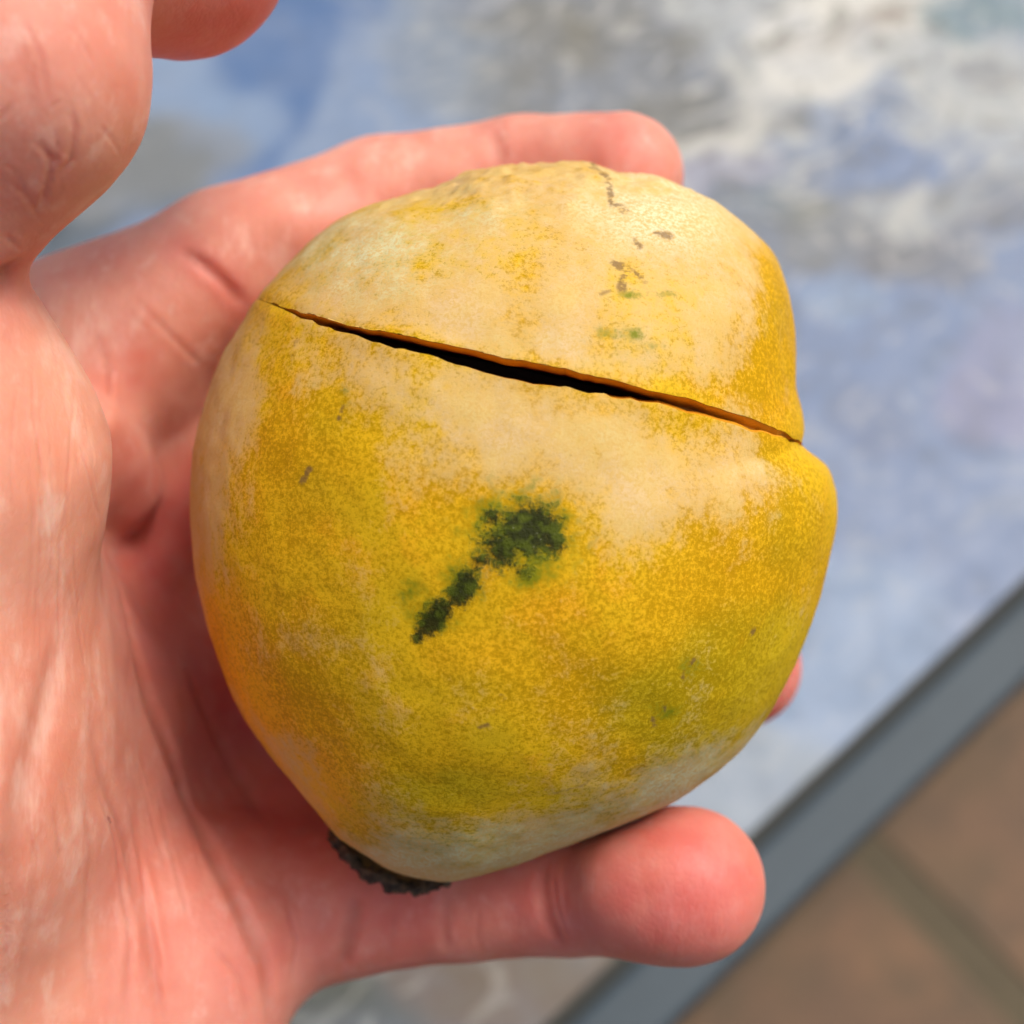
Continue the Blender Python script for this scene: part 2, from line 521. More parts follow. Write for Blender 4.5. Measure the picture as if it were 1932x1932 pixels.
    al = 0.12 + 0.88 * np.exp(-((p2[:, 0] - ctr[0]) ** 2 / 0.22 ** 2 + (p2[:, 1] - ctr[1]) ** 2 / 0.14 ** 2))
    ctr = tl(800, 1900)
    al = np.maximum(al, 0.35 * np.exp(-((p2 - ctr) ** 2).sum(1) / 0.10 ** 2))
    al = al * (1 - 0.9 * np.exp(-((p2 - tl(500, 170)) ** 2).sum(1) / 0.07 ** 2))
    set_attr(top, 'reflection_mark', np.c_[col, al])
    # thickness: skirt below the sheet
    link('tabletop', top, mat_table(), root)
    def bar(name, prof, x0, x1, mat, parent=root):
        n = len(prof)
        vv = [(x, y, z) for x in (x0, x1) for y, z in prof]
        ff = [(i, (i + 1) % n, n + (i + 1) % n, n + i) for i in range(n)] + [tuple(range(n - 1, -1, -1)), tuple(range(n, 2 * n))]
        me = mesh_np(name, vv, ff, False)
        return link(name, me, mat, parent)
    # rim: rounded flat bar along the edge
    w = 0.0086; prof = []
    r = 0.003
    for cx, cz, a0 in ((w - r, 0.004 - r, 0), (-w + r, 0.004 - r, 90), (-w + r, -0.022 + r, 180), (w - r, -0.022 + r, 270)):
        for k in range(5):
            a = math.radians(a0 + k * 22.5)
            prof.append((cx + r * math.cos(a), cz + r * math.sin(a)))
    rim_m = mat_metal('rim_grey_paint', (0.045, 0.066, 0.080), 0.6)
    rim = bar('rim_bar', prof, X0, X1, rim_m)
    rim['label'] = 'dark grey metal rim bar along the table edge'
    seal = bar('rubber_seal', [(0.0080, -0.010), (0.0125, -0.010), (0.0125, 0.0012), (0.0080, 0.0022)], X0, X1, mat_metal('seal_dark', (0.03, 0.032, 0.026), 0.7))
    seal['label'] = 'dark seal strip between table top and rim'
    bar('support_sheet', [(0.013, -0.012), (Y1, -0.012), (Y1, -0.002), (0.013, -0.002)], X0, X1, rim_m)
    return root

build_floor()
build_table()

# ------------------------------------------------------------------ the fruit: shape function
FD = 13.5
FC = P(966, 985, FD)
SIL = [(1100, 303), (1050, 309), (1000, 312), (920, 312), (885, 322), (855, 340), (820, 354), (780, 362), (720, 376), (650, 405), (570, 465), (490, 560), (430, 650),
       (390, 740), (365, 830), (357, 930), (362, 1030), (375, 1130), (400, 1210), (430, 1300), (487, 1400), (545, 1472),
       (593, 1530), (633, 1580), (690, 1615), (740, 1640), (800, 1655), (850, 1660), (930, 1640), (1040, 1605), (1150, 1570),
       (1240, 1525), (1330, 1470), (1400, 1415), (1450, 1350), (1500, 1260), (1540, 1150), (1565, 1060), (1580, 980),
       (1581, 925), (1572, 892), (1552, 868), (1522, 848), (1506, 838), (1518, 820), (1520, 795), (1514, 765), (1502, 730), (1500, 640), (1490, 540), (1460, 470), (1410, 420),
       (1340, 370), (1280, 345), (1220, 327), (1160, 322), (1125, 308)]
_s = np.array(SIL, float)
_sx = (_s[:, 0] - 966) * FD * KPX / 1.028
_sy = -(_s[:, 1] - 985) * FD * KPX / 1.028
_th = np.arctan2(_sy, _sx); _rr = np.hypot(_sx, _sy)
_o = np.argsort(_th); _th, _rr = _th[_o], _rr[_o]
NT_ = 1440
_tg = (np.arange(NT_) + 0.5) / NT_ * 2 * np.pi - np.pi
_rg = np.interp(_tg, np.r_[_th - 2 * np.pi, _th, _th + 2 * np.pi], np.tile(_rr, 3))
def _gs(a, sig):
    k = np.arange(-int(4 * sig), int(4 * sig) + 1); w = np.exp(-k * k / (2 * sig * sig)); w /= w.sum()
    return np.convolve(np.r_[a[-len(k):], a, a[:len(k)]], w, 'same')[len(k):-len(k)]
R_SHARP, R_SOFT = _gs(_rg, 3.5), _gs(_rg, 28)
DF, DB = 3.0, 2.55
def fruit_R(th, phi):
    x = (th + np.pi) / (2 * np.pi) * NT_ - 0.5
    a = np.interp(x % NT_, np.arange(NT_ + 1), np.r_[R_SHARP, R_SHARP[0]])
    b = np.interp(x % NT_, np.arange(NT_ + 1), np.r_[R_SOFT, R_SOFT[0]])
    w = np.exp(-(phi / 0.75) ** 2)
    return a * w + b * (1 - w)
def fruit_g(p):
    """<0 inside the fruit, roughly in cm"""
    q = p - FC
    rho = np.hypot(q[:, 0], q[:, 1])
    th = np.arctan2(q[:, 1], q[:, 0])
    D = np.where(q[:, 2] > 0, DF, DB)
    Rm = fruit_R(th, np.zeros(len(p)) + 1.0)
    phi = np.arctan2(q[:, 2] / D, rho / Rm)
    R = fruit_R(th, phi)
    k = np.sqrt((rho / R) ** 2 + (q[:, 2] / D) ** 2)
    return (k - 1) * 3.0
def fruit_surface_depth(u, v):
    lo, hi = 9.5, FD + 0.3
    ds = np.linspace(lo, hi, 160)
    pts = np.array([P(u, v, d) for d in ds])
    g = fruit_g(pts)
    i = np.argmax(g < 0)
    if not (g < 0).any(): return FD - 0.2
    a, b = ds[max(i - 1, 0)], ds[i]
    for _ in range(18):
        m = (a + b) / 2
        if fruit_g(np.array([P(u, v, m)]))[0] < 0: b = m
        else: a = m
    return b

def tri_subdivide(v, f, sel):
    """split every selected triangle in 4 (neighbours are closed by matching splits)"""
    e = np.sort(np.concatenate([f[:, [0, 1]], f[:, [1, 2]], f[:, [2, 0]]]), axis=1)
    ue, inv = np.unique(e, axis=0, return_inverse=True)
    inv = inv.reshape(3, len(f)).T
    es = np.zeros(len(ue), bool); es[inv[sel].ravel()] = True
    mid = -np.ones(len(ue), int); mid[es] = len(v) + np.arange(es.sum())
    nv = np.vstack([v, (v[ue[es, 0]] + v[ue[es, 1]]) / 2])
    m = mid[inv]
    cnt = (m >= 0).sum(1)
    out = [f[cnt == 0]]
    k = cnt == 3
    a, b, c = f[k].T; ab, bc, ca = m[k].T
    out += [np.stack(x, 1) for x in ((a, ab, ca), (ab, b, bc), (ca, bc, c), (ab, bc, ca))]
    for i in range(len(f)):
        pass
        break
    for kk in (1, 2):
        for i in np.nonzero(cnt == kk)[0]:
            t, mm = list(f[i]), list(m[i])
            if kk == 1:
                j = [x >= 0 for x in mm].index(True)
                a, b, c = t[j], t[(j + 1) % 3], t[(j + 2) % 3]; x = mm[j]
                out.append(np.array([(a, x, c), (x, b, c)]))
            else:
                j = [x < 0 for x in mm].index(True)          # unsplit edge a-b
                a, b, c = t[j], t[(j + 1) % 3], t[(j + 2) % 3]
                bc, ca = mm[(j + 1) % 3], mm[(j + 2) % 3]
                out.append(np.array([(a, b, bc), (a, bc, ca), (ca, bc, c)]))
    return nv, np.vstack(out)

SLIT = [(488, 567, 1), (520, 577, 4), (560, 592, 9), (620, 612, 15), (680, 630, 20), (760, 650, 27), (850, 672, 35), (950, 694, 39),
        (1050, 713, 37), (1110, 723, 33), (1200, 740, 30), (1300, 765, 28), (1400, 796, 26), (1460, 817, 18), (1498, 832, 7), (1540, 850, 4), (1580, 866, 2)]

def build_fruit():
    import bmesh
    root = link('split_fruit', None, loc=local_origin(FC), rot=(PITCH, 0, 0))
    root['label'] = 'ripe yellow fruit split open by a long dark gash, resting in the palm'
    root['category'] = 'fruit'
    bm = bmesh.new()
    bmesh.ops.create_icosphere(bm, subdivisions=7, radius=1)
    me = bpy.data.meshes.new('tmp'); bm.to_mesh(me); bm.free()
    n = np.zeros(len(me.vertices) * 3); me.vertices.foreach_get('co', n); n = n.reshape(-1, 3)
    n /= np.linalg.norm(n, axis=1)[:, None]
    phi = np.arcsin(np.clip(n[:, 2], -1, 1)); th = np.arctan2(n[:, 1], n[:, 0])
    R = fruit_R(th, phi)
    D = np.where(n[:, 2] > 0, DF, DB)
    v = np.stack([R * np.cos(phi) * np.cos(th), R * np.cos(phi) * np.sin(th), D * np.sin(phi)], 1)
    me.vertices.foreach_set('co', v.astype(np.float32).ravel()); me.update()
    body = link('tmp_body', me)
    # wedge that opens the gash
    S = np.array(SLIT, float)
    tt = np.linspace(0, 1, 90)
    ts = np.linspace(0, 1, len(S))
    u = np.interp(tt, ts, S[:, 0]); w = np.interp(tt, ts, S[:, 2])
    vv = _gs(np.interp(tt, ts, S[:, 1]), 2) * 0 + np.interp(tt, ts, S[:, 1])
    jit = np.random.default_rng(5)
    ju = np.convolve(jit.normal(0, 2.6, 92), [.2, .6, .2], 'valid'); jl = np.convolve(jit.normal(0, 3.8, 92), [.2, .6, .2], 'valid')
    vs = []
    for i in range(90):
        fd = fruit_surface_depth(u[i], vv[i])
        if u[i] > 1480 and fd > last + 0.18: fd = last + 0.18
        last = fd
        h = w[i] * 0.45
        up, lo = vv[i] - h + ju[i] * min(1, h / 6), vv[i] + h + jl[i] * min(1, h / 6)
        dep = 0.25 + 1.5 * math.sin(math.pi * min(1, max(0, (u[i] - 470) / 1080))) ** 1.2
        if u[i] > 1150: dep *= max(0.26, 1 - (u[i] - 1100) / 200)
        dep *= 0.15 + 0.85 * float(smooth01(np.array([u[i]]), 540, 780)[0])
        dep = max(dep, 0.14)
        if u[i] > 1470: dep += 0.5 * min(1, (u[i] - 1470) / 60)
        k = 0.62 if u[i] < 1150 else 0.35
        du, dl = vv[i] + 2 - h * k + 5, vv[i] + h * k + 6
        for dd, a, b in ((-0.7, up, lo), (0.03, up, lo), (min(0.20, dep * 0.5), up + 0.62 * h, lo - (0.1 if u[i] < 1150 else 0.4) * h), (dep, du + h * .25, dl)):
            vs += [P(u[i], a, fd + dd) - FC, P(u[i], b, fd + dd) - FC]
    fs = []
    ring = [0, 2, 4, 6, 7, 5, 3, 1]
    for i in range(89):
        o, q = i * 8, (i + 1) * 8
        for k in range(8):
            a, b = ring[k], ring[(k + 1) % 8]
            fs.append((o + a, o + b, q + b, q + a))
    fs.append(tuple(ring[::-1])); fs.append(tuple(89 * 8 + x for x in ring))
    cme = mesh_np('tmp_cut', vs, fs, False)
    bm = bmesh.new(); bm.from_mesh(cme); bmesh.ops.triangulate(bm, faces=bm.faces[:])
    bmesh.ops.recalc_face_normals(bm, faces=bm.faces[:])
    if bm.calc_volume(signed=True) < 0: bmesh.ops.reverse_faces(bm, faces=bm.faces[:])
    bm.to_mesh(cme); bm.free()
    cut = link('tmp_cut', cme)
    md = body.modifiers.new('cut', 'BOOLEAN'); md.operation = 'DIFFERENCE'; md.object = cut; md.solver = 'EXACT'; md.use_self = True
    dg = bpy.context.evaluated_depsgraph_get()
    ev = body.evaluated_get(dg).to_mesh()
    bm = bmesh.new(); bm.from_mesh(ev); bmesh.ops.triangulate(bm, faces=bm.faces[:])
    rm = bpy.data.meshes.new('tmp_r'); bm.to_mesh(rm); bm.free()
    v = np.zeros(len(rm.vertices) * 3); rm.vertices.foreach_get('co', v); v = v.reshape(-1, 3)
    f = np.zeros(len(rm.polygons) * 3, int); rm.polygons.foreach_get('vertices', f); f = f.reshape(-1, 3)
    bpy.data.objects.remove(body); bpy.data.objects.remove(cut)
    assert len(v) > 1000, 'gash cut failed'
    g = fruit_g(v + FC)
    isf = (g[f] < -0.012).any(1)
    def bumps(v):
        r = v / np.linalg.norm(v, axis=1)[:, None]
        d = 0.030 * vn(v * 1.1 + 5) + 0.012 * vn(v * 2.6 + 2) + 0.005 * vn(v * 7.0)
        return v + r * d[:, None]
    def sub(fsel):
        used = np.unique(fsel); mp = -np.ones(len(v), int); mp[used] = np.arange(len(used))
        return v[used], mp[fsel]
    pv, pf = sub(f[~isf])
    cen = pv[pf].mean(1)
    for lim in (-9, -0.5):
        pv, pf = tri_subdivide(pv, pf, pv[pf].mean(1)[:, 2] > lim)
        pv = pv / (fruit_g(pv + FC) / 3.0 + 1)[:, None]        # back onto the true outline
    U, V = project(pv + FC)
    pv2 = bumps(pv)
    rough = (1 - smooth01(V, 330, 430)) * (pv[:, 2] > -1.0)
    pv2 += (pv / np.linalg.norm(pv, axis=1)[:, None]) * (rough * (0.030 * vn(pv * 4.2 + 3) + 0.018 * vn(pv * 10)))[:, None]
    # soft dents: the stem end narrows, the lips of the gash are a touch raised
    sl = np.array([(a, b) for a, b, _ in SLIT], float)
    ds = polydist(np.stack([U, V], 1), sl)
    front = pv[:, 2] > -0.4
    pv2 += (pv / np.linalg.norm(pv, axis=1)[:, None]) * (0.014 * np.exp(-((ds - 14) / 22) ** 2) * front)[:, None]
    # ---- pigment masks; bloom also holds a painted highlight
    def band(poly, soft): return smooth01(in_poly(U, V, poly), -soft, soft)
    bloom = band([(300, 200), (1420, 200), (1440, 470), (1470, 640), (1400, 690), (1330, 745), (1100, 705), (640, 612), (480, 560)], 45) * 0.80
    bloom = np.maximum(bloom, band([(640, 640), (1100, 735), (1400, 810), (1480, 855), (1462, 930), (1400, 985), (1300, 1005), (1230, 1055), (1130, 1050), (1080, 965), (980, 925), (900, 925), (800, 945), (725, 880), (690, 760)], 110) * 0.92)
    bloom = np.maximum(bloom, band([(1420, 1370), (1330, 1400), (1240, 1420), (1080, 1475), (960, 1530), (800, 1565), (640, 1555), (560, 1520), (560, 1760), (1200, 1760), (1500, 1400)], 80) * 0.88)
    bloom = np.maximum(bloom, band([(300, 500), (500, 560), (480, 760), (450, 900), (430, 1060), (395, 1150), (300, 1200)], 80) * 1.0)
    bloom = np.maximum(bloom, 0.58 * np.exp(-((U - 590) ** 2 / 60 ** 2 + (V - 1210) ** 2 / 55 ** 2)))
    bloom = np.maximum(bloom, 0.5 * np.exp(-((U - 600) ** 2 / 75 ** 2 + (V - 700) ** 2 / 60 ** 2)))
    bloom = np.maximum(bloom, 0.60 * band([(585, 1400), (500, 1385), (440, 1290), (380, 1290), (560, 1560), (640, 1540)], 20))
    bloom -= 0.30 * np.exp(-((U - 840) ** 2 / 70 ** 2 + (V - 490) ** 2 / 55 ** 2)) + 0.25 * np.exp(-((U - 1010) ** 2 / 60 ** 2 + (V - 520) ** 2 / 110 ** 2))
    bloom += 0.5 * np.exp(-((U - 1230) ** 2 / 190 ** 2 + (V - 390) ** 2 / 110 ** 2))  # near-white highlight at upper right, painted into the bloom
    bloom -= 0.4 * band([(1440, 430), (1520, 430), (1530, 900), (1400, 860), (1430, 700)], 25)
    bloom = np.clip(bloom + 0.05 * (pv[:, 2] < -0.6), 0, 1.4)
    orange = band([(330, 1080), (470, 1080), (540, 1240), (640, 1330), (720, 1450), (640, 1560), (400, 1400), (330, 1200)], 90) * 0.75
    orange = np.maximum(orange, 0.25 * band([(340, 560), (520, 640), (520, 1000), (480, 1200), (340, 1200)], 70))
    orange = np.maximum(orange, 0.6 * np.exp(-((U - 1050) ** 2 / 110 ** 2 + (V - 1140) ** 2 / 70 ** 2)))
    orange = np.maximum(orange, 0.5 * np.exp(-((U - 900) ** 2 / 160 ** 2 + (V - 1230) ** 2 / 70 ** 2)))
    orange = np.maximum(orange, 0.45 * np.exp(-((U - 1130) ** 2 / 80 ** 2 + (V - 620) ** 2 / 90 ** 2)))
    olive = band([(1180, 1290), (1300, 1180), (1480, 1120), (1600, 1200), (1400, 1500), (1150, 1620), (1000, 1600), (1180, 1420)], 110) * 1.0
    for cu, cv, ru, rv, a in ((850, 1490, 150, 60, .9), (1260, 1330, 150, 110, 1.15), (620, 790, 60, 90, .55), (590, 910, 70, 70, .5), (800, 1540, 110, 40, .7),
                              (760, 1120, 60, 60, .6), (680, 470, 190, 90, .95), (900, 400, 140, 60, .5), (1500, 1000, 90, 200, .5), (1460, 600, 50, 120, .45), (900, 1300, 140, 70, .5), (700, 1180, 110, 90, .45), (1120, 650, 160, 50, .4), (930, 1380, 80, 60, .6), (1450, 880, 40, 60, .5), (830, 1600, 260, 60, 1.1), (1150, 1530, 180, 60, .9)):
        olive = np.maximum(olive, a * np.exp(-((U - cu) ** 2 / ru ** 2 + (V - cv) ** 2 / rv ** 2)))
    q = np.stack([U, V], 1)
    mould = np.zeros(len(pv)); halo = np.zeros(len(pv)); mark = np.zeros(len(pv))
    for cu, cv, ru, rv, a in ((1000, 1000, 58, 48, 1.2), (945, 1035, 48, 48, .80), (1045, 1025, 26, 26, .9), (930, 975, 20, 20, .75), (985, 1075, 24, 20, .5), (905, 1058, 20, 12, .85),
                              (1, 1, 1, 1, 0)):
        mould = np.maximum(mould, a * np.exp(-((U - cu) ** 2 / ru ** 2 + (V - cv) ** 2 / rv ** 2)))
    for pts, w, a in (([(908, 1058), (886, 1085)], 12, .5), ([(880, 1098), (866, 1124)], 25, 1.0), ([(856, 1134), (842, 1146)], 14, .6), ([(832, 1152), (808, 1180)], 24, 1.05), ([(800, 1188), (788, 1203)], 13, .9)):
        mould = np.maximum(mould, a * np.exp(-(polydist(q, np.array(pts, float)) / w) ** 2))
    for cu, cv, ru, rv, a in ((985, 1010, 100, 85, 1.05), (930, 960, 40, 30, .8), (870, 1100, 45, 45, .95), (815, 1160, 50, 40, .8), (775, 1120, 36, 36, .55), (1000, 1085, 45, 28, .9), (1060, 980, 36, 36, .6), (985, 945, 50, 22, .6),
                              (1145, 630, 26, 13, .6), (1190, 632, 26, 15, .65), (1225, 655, 24, 12, .6), (1190, 560, 26, 9, .75), (1255, 560, 20, 8, .55), (650, 755, 14, 34, .45), (1300, 1260, 34, 22, .55), (1260, 1340, 34, 20, .6)):
        halo = np.maximum(halo, a * np.exp(-((U - cu) ** 2 / ru ** 2 + (V - cv) ** 2 / rv ** 2)))
    for pts, w, a in (([(1118, 312), (1150, 345), (1155, 385)], 7, .85), ([(1160, 385), (1180, 400)], 8, .75), ([(1198, 458), (1204, 464)], 9, .85), ([(1235, 440), (1262, 450)], 8, .75),
                      ([(1160, 498), (1182, 512), (1172, 545)], 10, 1.0), ([(1185, 512), (1216, 530)], 8, .95), ([(660, 738), (640, 790)], 5, .75), ([(582, 885), (568, 908)], 7, .75),
                      ([(1075, 860), (1088, 872)], 6, .7), ([(1312, 1245), (1288, 1280)], 6, .65), ([(1425, 1188), (1412, 1206)], 6, .8), ([(1255, 1335), (1262, 1345)], 8, .75), ([(1226, 1352), (1232, 1366)], 8, .75),
                      ([(905, 1368), (925, 1362)], 5, .6), ([(945, 1310), (965, 1300), (930, 1340)], 5, .45), ([(1150, 550), (1130, 560)], 6, .5), ([(560, 640), (545, 690)], 6, .4), ([(1040, 1500), (1100, 1480), (1160, 1440)], 4, .4)):
        mark = np.maximum(mark, a * np.exp(-(polydist(q, np.array(pts, float)) / w) ** 2))
    keep = (pv[:, 2] > -0.3)
    for arr in (mould, halo, mark): arr *= keep
    me = mesh_np('peel', pv2 * 0.01, pf)
    set_attr(me, 'mask_a', np.stack([bloom, orange, olive], 1))
    set_attr(me, 'mask_b', np.stack([np.clip(mould, 0, 1.3), halo, mark], 1))
    peel = link('peel', me, mat_peel(), root)
    peel['label'] = 'yellow peel with pale waxy bloom, a painted highlight and a dark green-black mould spot'
    fv, ff = sub(f[isf])
    gf = fruit_g(fv + FC)
    uf, vf = project(fv + FC)
    fme = mesh_np('flesh', bumps(fv) * 0.01 , ff, False)
    edge_lift = (fv / np.linalg.norm(fv, axis=1)[:, None]) * (0.008 * np.exp(-(gf / 0.12) ** 2))[:, None]
    co = (bumps(fv) + edge_lift) * 0.01
    fme.vertices.foreach_set('co', co.astype(np.float32).ravel())
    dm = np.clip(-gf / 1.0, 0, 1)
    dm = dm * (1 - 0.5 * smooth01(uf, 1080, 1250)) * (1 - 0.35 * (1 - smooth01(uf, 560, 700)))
    # finer flesh so the colour change follows the depth
    vv_, ff_ = co.astype(float), ff
    for _ in range(3):
        a3 = np.concatenate([vv_, dm[:, None]], 1)
        a3, ff_ = tri_subdivide(a3, ff_, np.ones(len(ff_), bool))
        vv_, dm = a3[:, :3], a3[:, 3]
    fme = mesh_np('flesh', vv_, ff_, False)
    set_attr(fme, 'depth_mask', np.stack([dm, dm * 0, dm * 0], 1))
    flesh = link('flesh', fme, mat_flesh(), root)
    flesh['label'] = 'orange rind edge and dark inside of the gash'
    # ---- stem end: corky disc with a ragged black rim
    a, b = P(618, 1590, 13.35) - FC, P(822, 1688, 13.35) - FC
    c = (a + b) / 2; ex = (b - a) / np.linalg.norm(b - a)
    nrm = np.array([ex[1], -ex[0], 0]); nrm = nrm * 0.86 + np.array([0, 0, -0.42]); nrm /= np.linalg.norm(nrm)
    nrm -= ex * (nrm @ ex); nrm /= np.linalg.norm(nrm)
    ey = np.cross(nrm, ex); rad = np.linalg.norm(b - a) / 2
    c = c + ey * (-0.25 if ey[2] > 0 else 0.25)
    v, f = [], []
    NA, NB = 150, 26
    for i in range(NA):
        t = 2 * math.pi * i / NA
        dv = ex * math.cos(t) + ey * 0.62 * math.sin(t)
        for j in range(NB):
            s = 2 * math.pi * j / NB
            base = c + dv * rad
            nn = dv / np.linalg.norm(dv) * math.cos(s) + nrm * math.sin(s)
            k = 0.055 + 0.045 * float(vn(np.array([[base[0] * 4 + nn[0], base[1] * 4 + nn[1], nn[2] * 1.0 + base[2] * 4]]))[0])
            k += 0.06 * float(vn((base * 9 + nn * 1.6)[None])[0]) + 0.05 * float(vn((base * 22 + nn * 3)[None])[0])
            v.append(base + nn * max(k, 0.03))
    for i in range(NA):
        for j in range(NB):
            f.append((i * NB + j, ((i + 1) % NA) * NB + j, ((i + 1) % NA) * NB + (j + 1) % NB, i * NB + (j + 1) % NB))
    crust = mesh_np('stem_crust', np.array(v) * 0.01, f)
    o = link('stem_crust', crust, mat_crust(), root); o['label'] = 'ragged black crust around the stem end'
    v = [c + nrm * 0.02]; f = []
    for i in range(48):
        t = 2 * math.pi * i / 48
        v.append(c + (ex * math.cos(t) + ey * 0.62 * math.sin(t)) * rad * 1.0)
    for i in range(48): f.append((0, 1 + i, 1 + (i + 1) % 48))
    o = link('stem_scar', mesh_np('stem_scar', np.array(v) * 0.01, f), mat_scar(), root)
    return root

build_fruit()

# ------------------------------------------------------------------ the hand: one continuous skin
def cone(a, b, ra, rb):
    a, b = np.array(a), np.array(b); ab = b - a; L = ab @ ab
    def f(p):
        t = np.clip(((p - a) @ ab) / L, 0, 1)
        return np.linalg.norm(p - a - t[:, None] * ab, axis=1) - (ra + (rb - ra) * t)
    return f
def ball(c, rx, ry, rz):
    c = np.array(c); r = np.array([rx, ry, rz])
    def f(p):
        q = (p - c) / r
        k = np.linalg.norm(q, axis=1)
        return (k - 1) * r.min() * 0.5 + (k - 1) * k / (np.linalg.norm(q / r, axis=1) + 1e-9) * 0.5
    return f
def smin(a, b, k):
    h = np.clip(0.5 + 0.5 * (b - a) / k, 0, 1)
    return b + (a - b) * h - k * h * (1 - h)

CH = {   # joint chains: (u, v, distance, radius)
 'index':  [(110, 690, 14.9, 1.05), (440, 507, 15.3, 0.93), (720, 398, 15.7, 0.86), (985, 347, 15.6, 0.79), (1168, 336, 15.1, 0.765)],
 'middle': [(230, 940, 16.3, 1.05), (580, 810, 16.9, 0.97), (890, 790, 17.3, 0.92), (1150, 800, 17.1, 0.84), (1330, 835, 16.5, 0.78)],
 'ring':   [(290, 1330, 16.3, 1.02), (640, 1290, 16.7, 0.92), (930, 1250, 17.1, 0.87), (1180, 1235, 16.9, 0.82), (1392, 1258, 16.1, 0.775)],
 'little': [(455, 1725, 14.9, 0.95), (650, 1706, 14.75, 0.79), (870, 1684, 14.5, 0.72), (1070, 1668, 14.1, 0.74), (1300, 1668, 13.3, 0.785)],
}
THUMB = [(-230, 1500, 11.9, 1.75), (-125, 860, 11.3, 1.38), (-212, 462, 10.5, 0.92), (5, 140, 10.1, 1.06), (25, -60, 10.3, 1.10)]
prims = []
for nme, ch in CH.items():
    for a, b in zip(ch[:-1], ch[1:]):
        prims.append((cone(P(*a[:3]), P(*b[:3]), a[3], b[3]), 0.16))
palm = [((-520, 1250, 12.9, 1.5), (110, 700, 14.9, 1.1), .5), ((-560, 1700, 13.4, 1.6), (220, 960, 16.3, 1.1), .6), ((-420, 2050, 13.2, 1.7), (270, 1330, 16.2, 1.1), .6),
        ((-170, 2330, 13.2, 1.75), (455, 1725, 14.9, 1.0), .6), ((-300, 1750, 13.0, 1.7), (220, 1500, 15.8, 1.2), .7),
        ((-150, 1050, 12.7, 1.2), (90, 740, 14.9, 1.0), .6), ((-560, 1800, 13.2, 2.2), (-1200, 2700, 14.2, 2.5), .9), ((-1200, 2700, 14.2, 2.5), (-2300, 4100, 15.5, 3.1), .9),
        ((-400, 2150, 13.2, 2.2), (-1200, 2800, 14.2, 2.4), .9),
        ((230, 640, 15.3, 1.0), (370, 880, 16.9, 1.0), .5), ((370, 880, 16.9, 1.0), (420, 1150, 17.2, 1.0), .5), ((420, 1150, 17.2, 1.0), (480, 1450, 16.9, 1.0), .5),
        ((480, 1450, 16.9, 1.0), (580, 1640, 15.8, 0.9), .4), ((130, 1150, 15.6, 1.2), (270, 1600, 15.6, 1.2), .6), ((-100, 1450, 12.9, 1.5), (180, 1780, 14.1, 1.4), .9),
        ((-150, 1850, 12.9, 1.7), (250, 1950, 14.2, 1.3), .9), ((-60, 1100, 13.0, 1.2), (120, 1350, 14.4, 1.3), .8)]
for a, b, k in palm:
    prims.append((cone(P(*a[:3]), P(*b[:3]), a[3], b[3]), k))
for i, (a, b) in enumerate(zip(THUMB[:-1], THUMB[1:])):
    prims.append((cone(P(*a[:3]), P(*b[:3]), a[3], b[3]), (1.0, .5, .2, .3)[i]))
prims.append((cone(P(-480, 1900, 12.6), P(-230, 1450, 11.9), 1.9, 1.75), 1.0))
prims.append((cone(P(60, -150, 10.7), P(330, -117, 12.25), 1.0, 1.10), .12))          # thumb end, bent away
prims.append((cone(P(190, 800, 13.7), P(258, 930, 14.7), 0.10, 0.22), .8))           # fold of the thumb web
# pads
prims.append((ball(P(1240, 1668, 13.15), .85, .70, .66), .3))
prims.append((ball(P(560, 440, 15.2), .75, .45, .7), .4))
prims.append((ball(P(330, 1830, 13.9), 1.1, 1.2, .9), .6))

def hand_base(p):
    d = None
    for f, k in prims:
        x = f(p)
        d = x if d is None else smin(d, x, k)
    # the flesh gives way where the fruit presses on it
    g = -(fruit_g(p) - 0.02)
    d = -smin(-d, -g, 0.06)
    return d

def hand_depth(u, v):
    ds = np.linspace(8.0, 18.5, 150)
    ray = P(u, v, 1.0)
    g = hand_base(ray[None] * ds[:, None])
    if not (g < 0).any(): return None
    i = max(1, np.argmax(g < 0))
    ds = np.linspace(ds[i - 1], ds[i], 24)
    g = hand_base(ray[None] * ds[:, None])
    return ds[np.argmax(g < 0)]

CREASES = [  # line, half width, depth, redness
 ([(335, 468), (380, 495), (420, 530), (460, 575)], .055, .085, 1.0),
 ([(930, 240), (938, 272), (948, 315)], .07, .035, .4),
 ([(655, 300), (665, 345), (680, 380)], .12, .015, .25),
 ([(1028, 1620), (1024, 1680), (1036, 1740), (1060, 1785)], .065, .060, .6),
 ([(850, 1680), (838, 1745), (842, 1795)], .06, .030, .35),
 ([(672, 1690), (668, 1740), (656, 1790), (645, 1825)], .07, .10, 1.0),
 ([(225, 1100), (255, 1230), (284, 1328), (350, 1503), (437, 1678), (500, 1820), (512, 1940)], .075, .095, .9),
 ([(160, 1330), (205, 1500), (250, 1640), (278, 1790), (295, 1925)], .07, .035, .45),
 ([(110, 1180), (85, 1330), (45, 1480), (15, 1640), (5, 1800)], .13, .06, .8),
 ([(330, 1210), (380, 1330), (440, 1450), (520, 1580)], .07, .04, .4),
 ([(150, 1400), (170, 1600), (160, 1780), (180, 1925)], .05, .02, .3),
 ([(75, 1500), (60, 1700), (30, 1900)], .05, .018, .3),
 ([(-30, 560), (5, 532), (38, 508)], .14, .14, 1.0),
 ([(20, 60), (60, 150), (60, 230)], .04, .012, .1),
]
crease3 = []
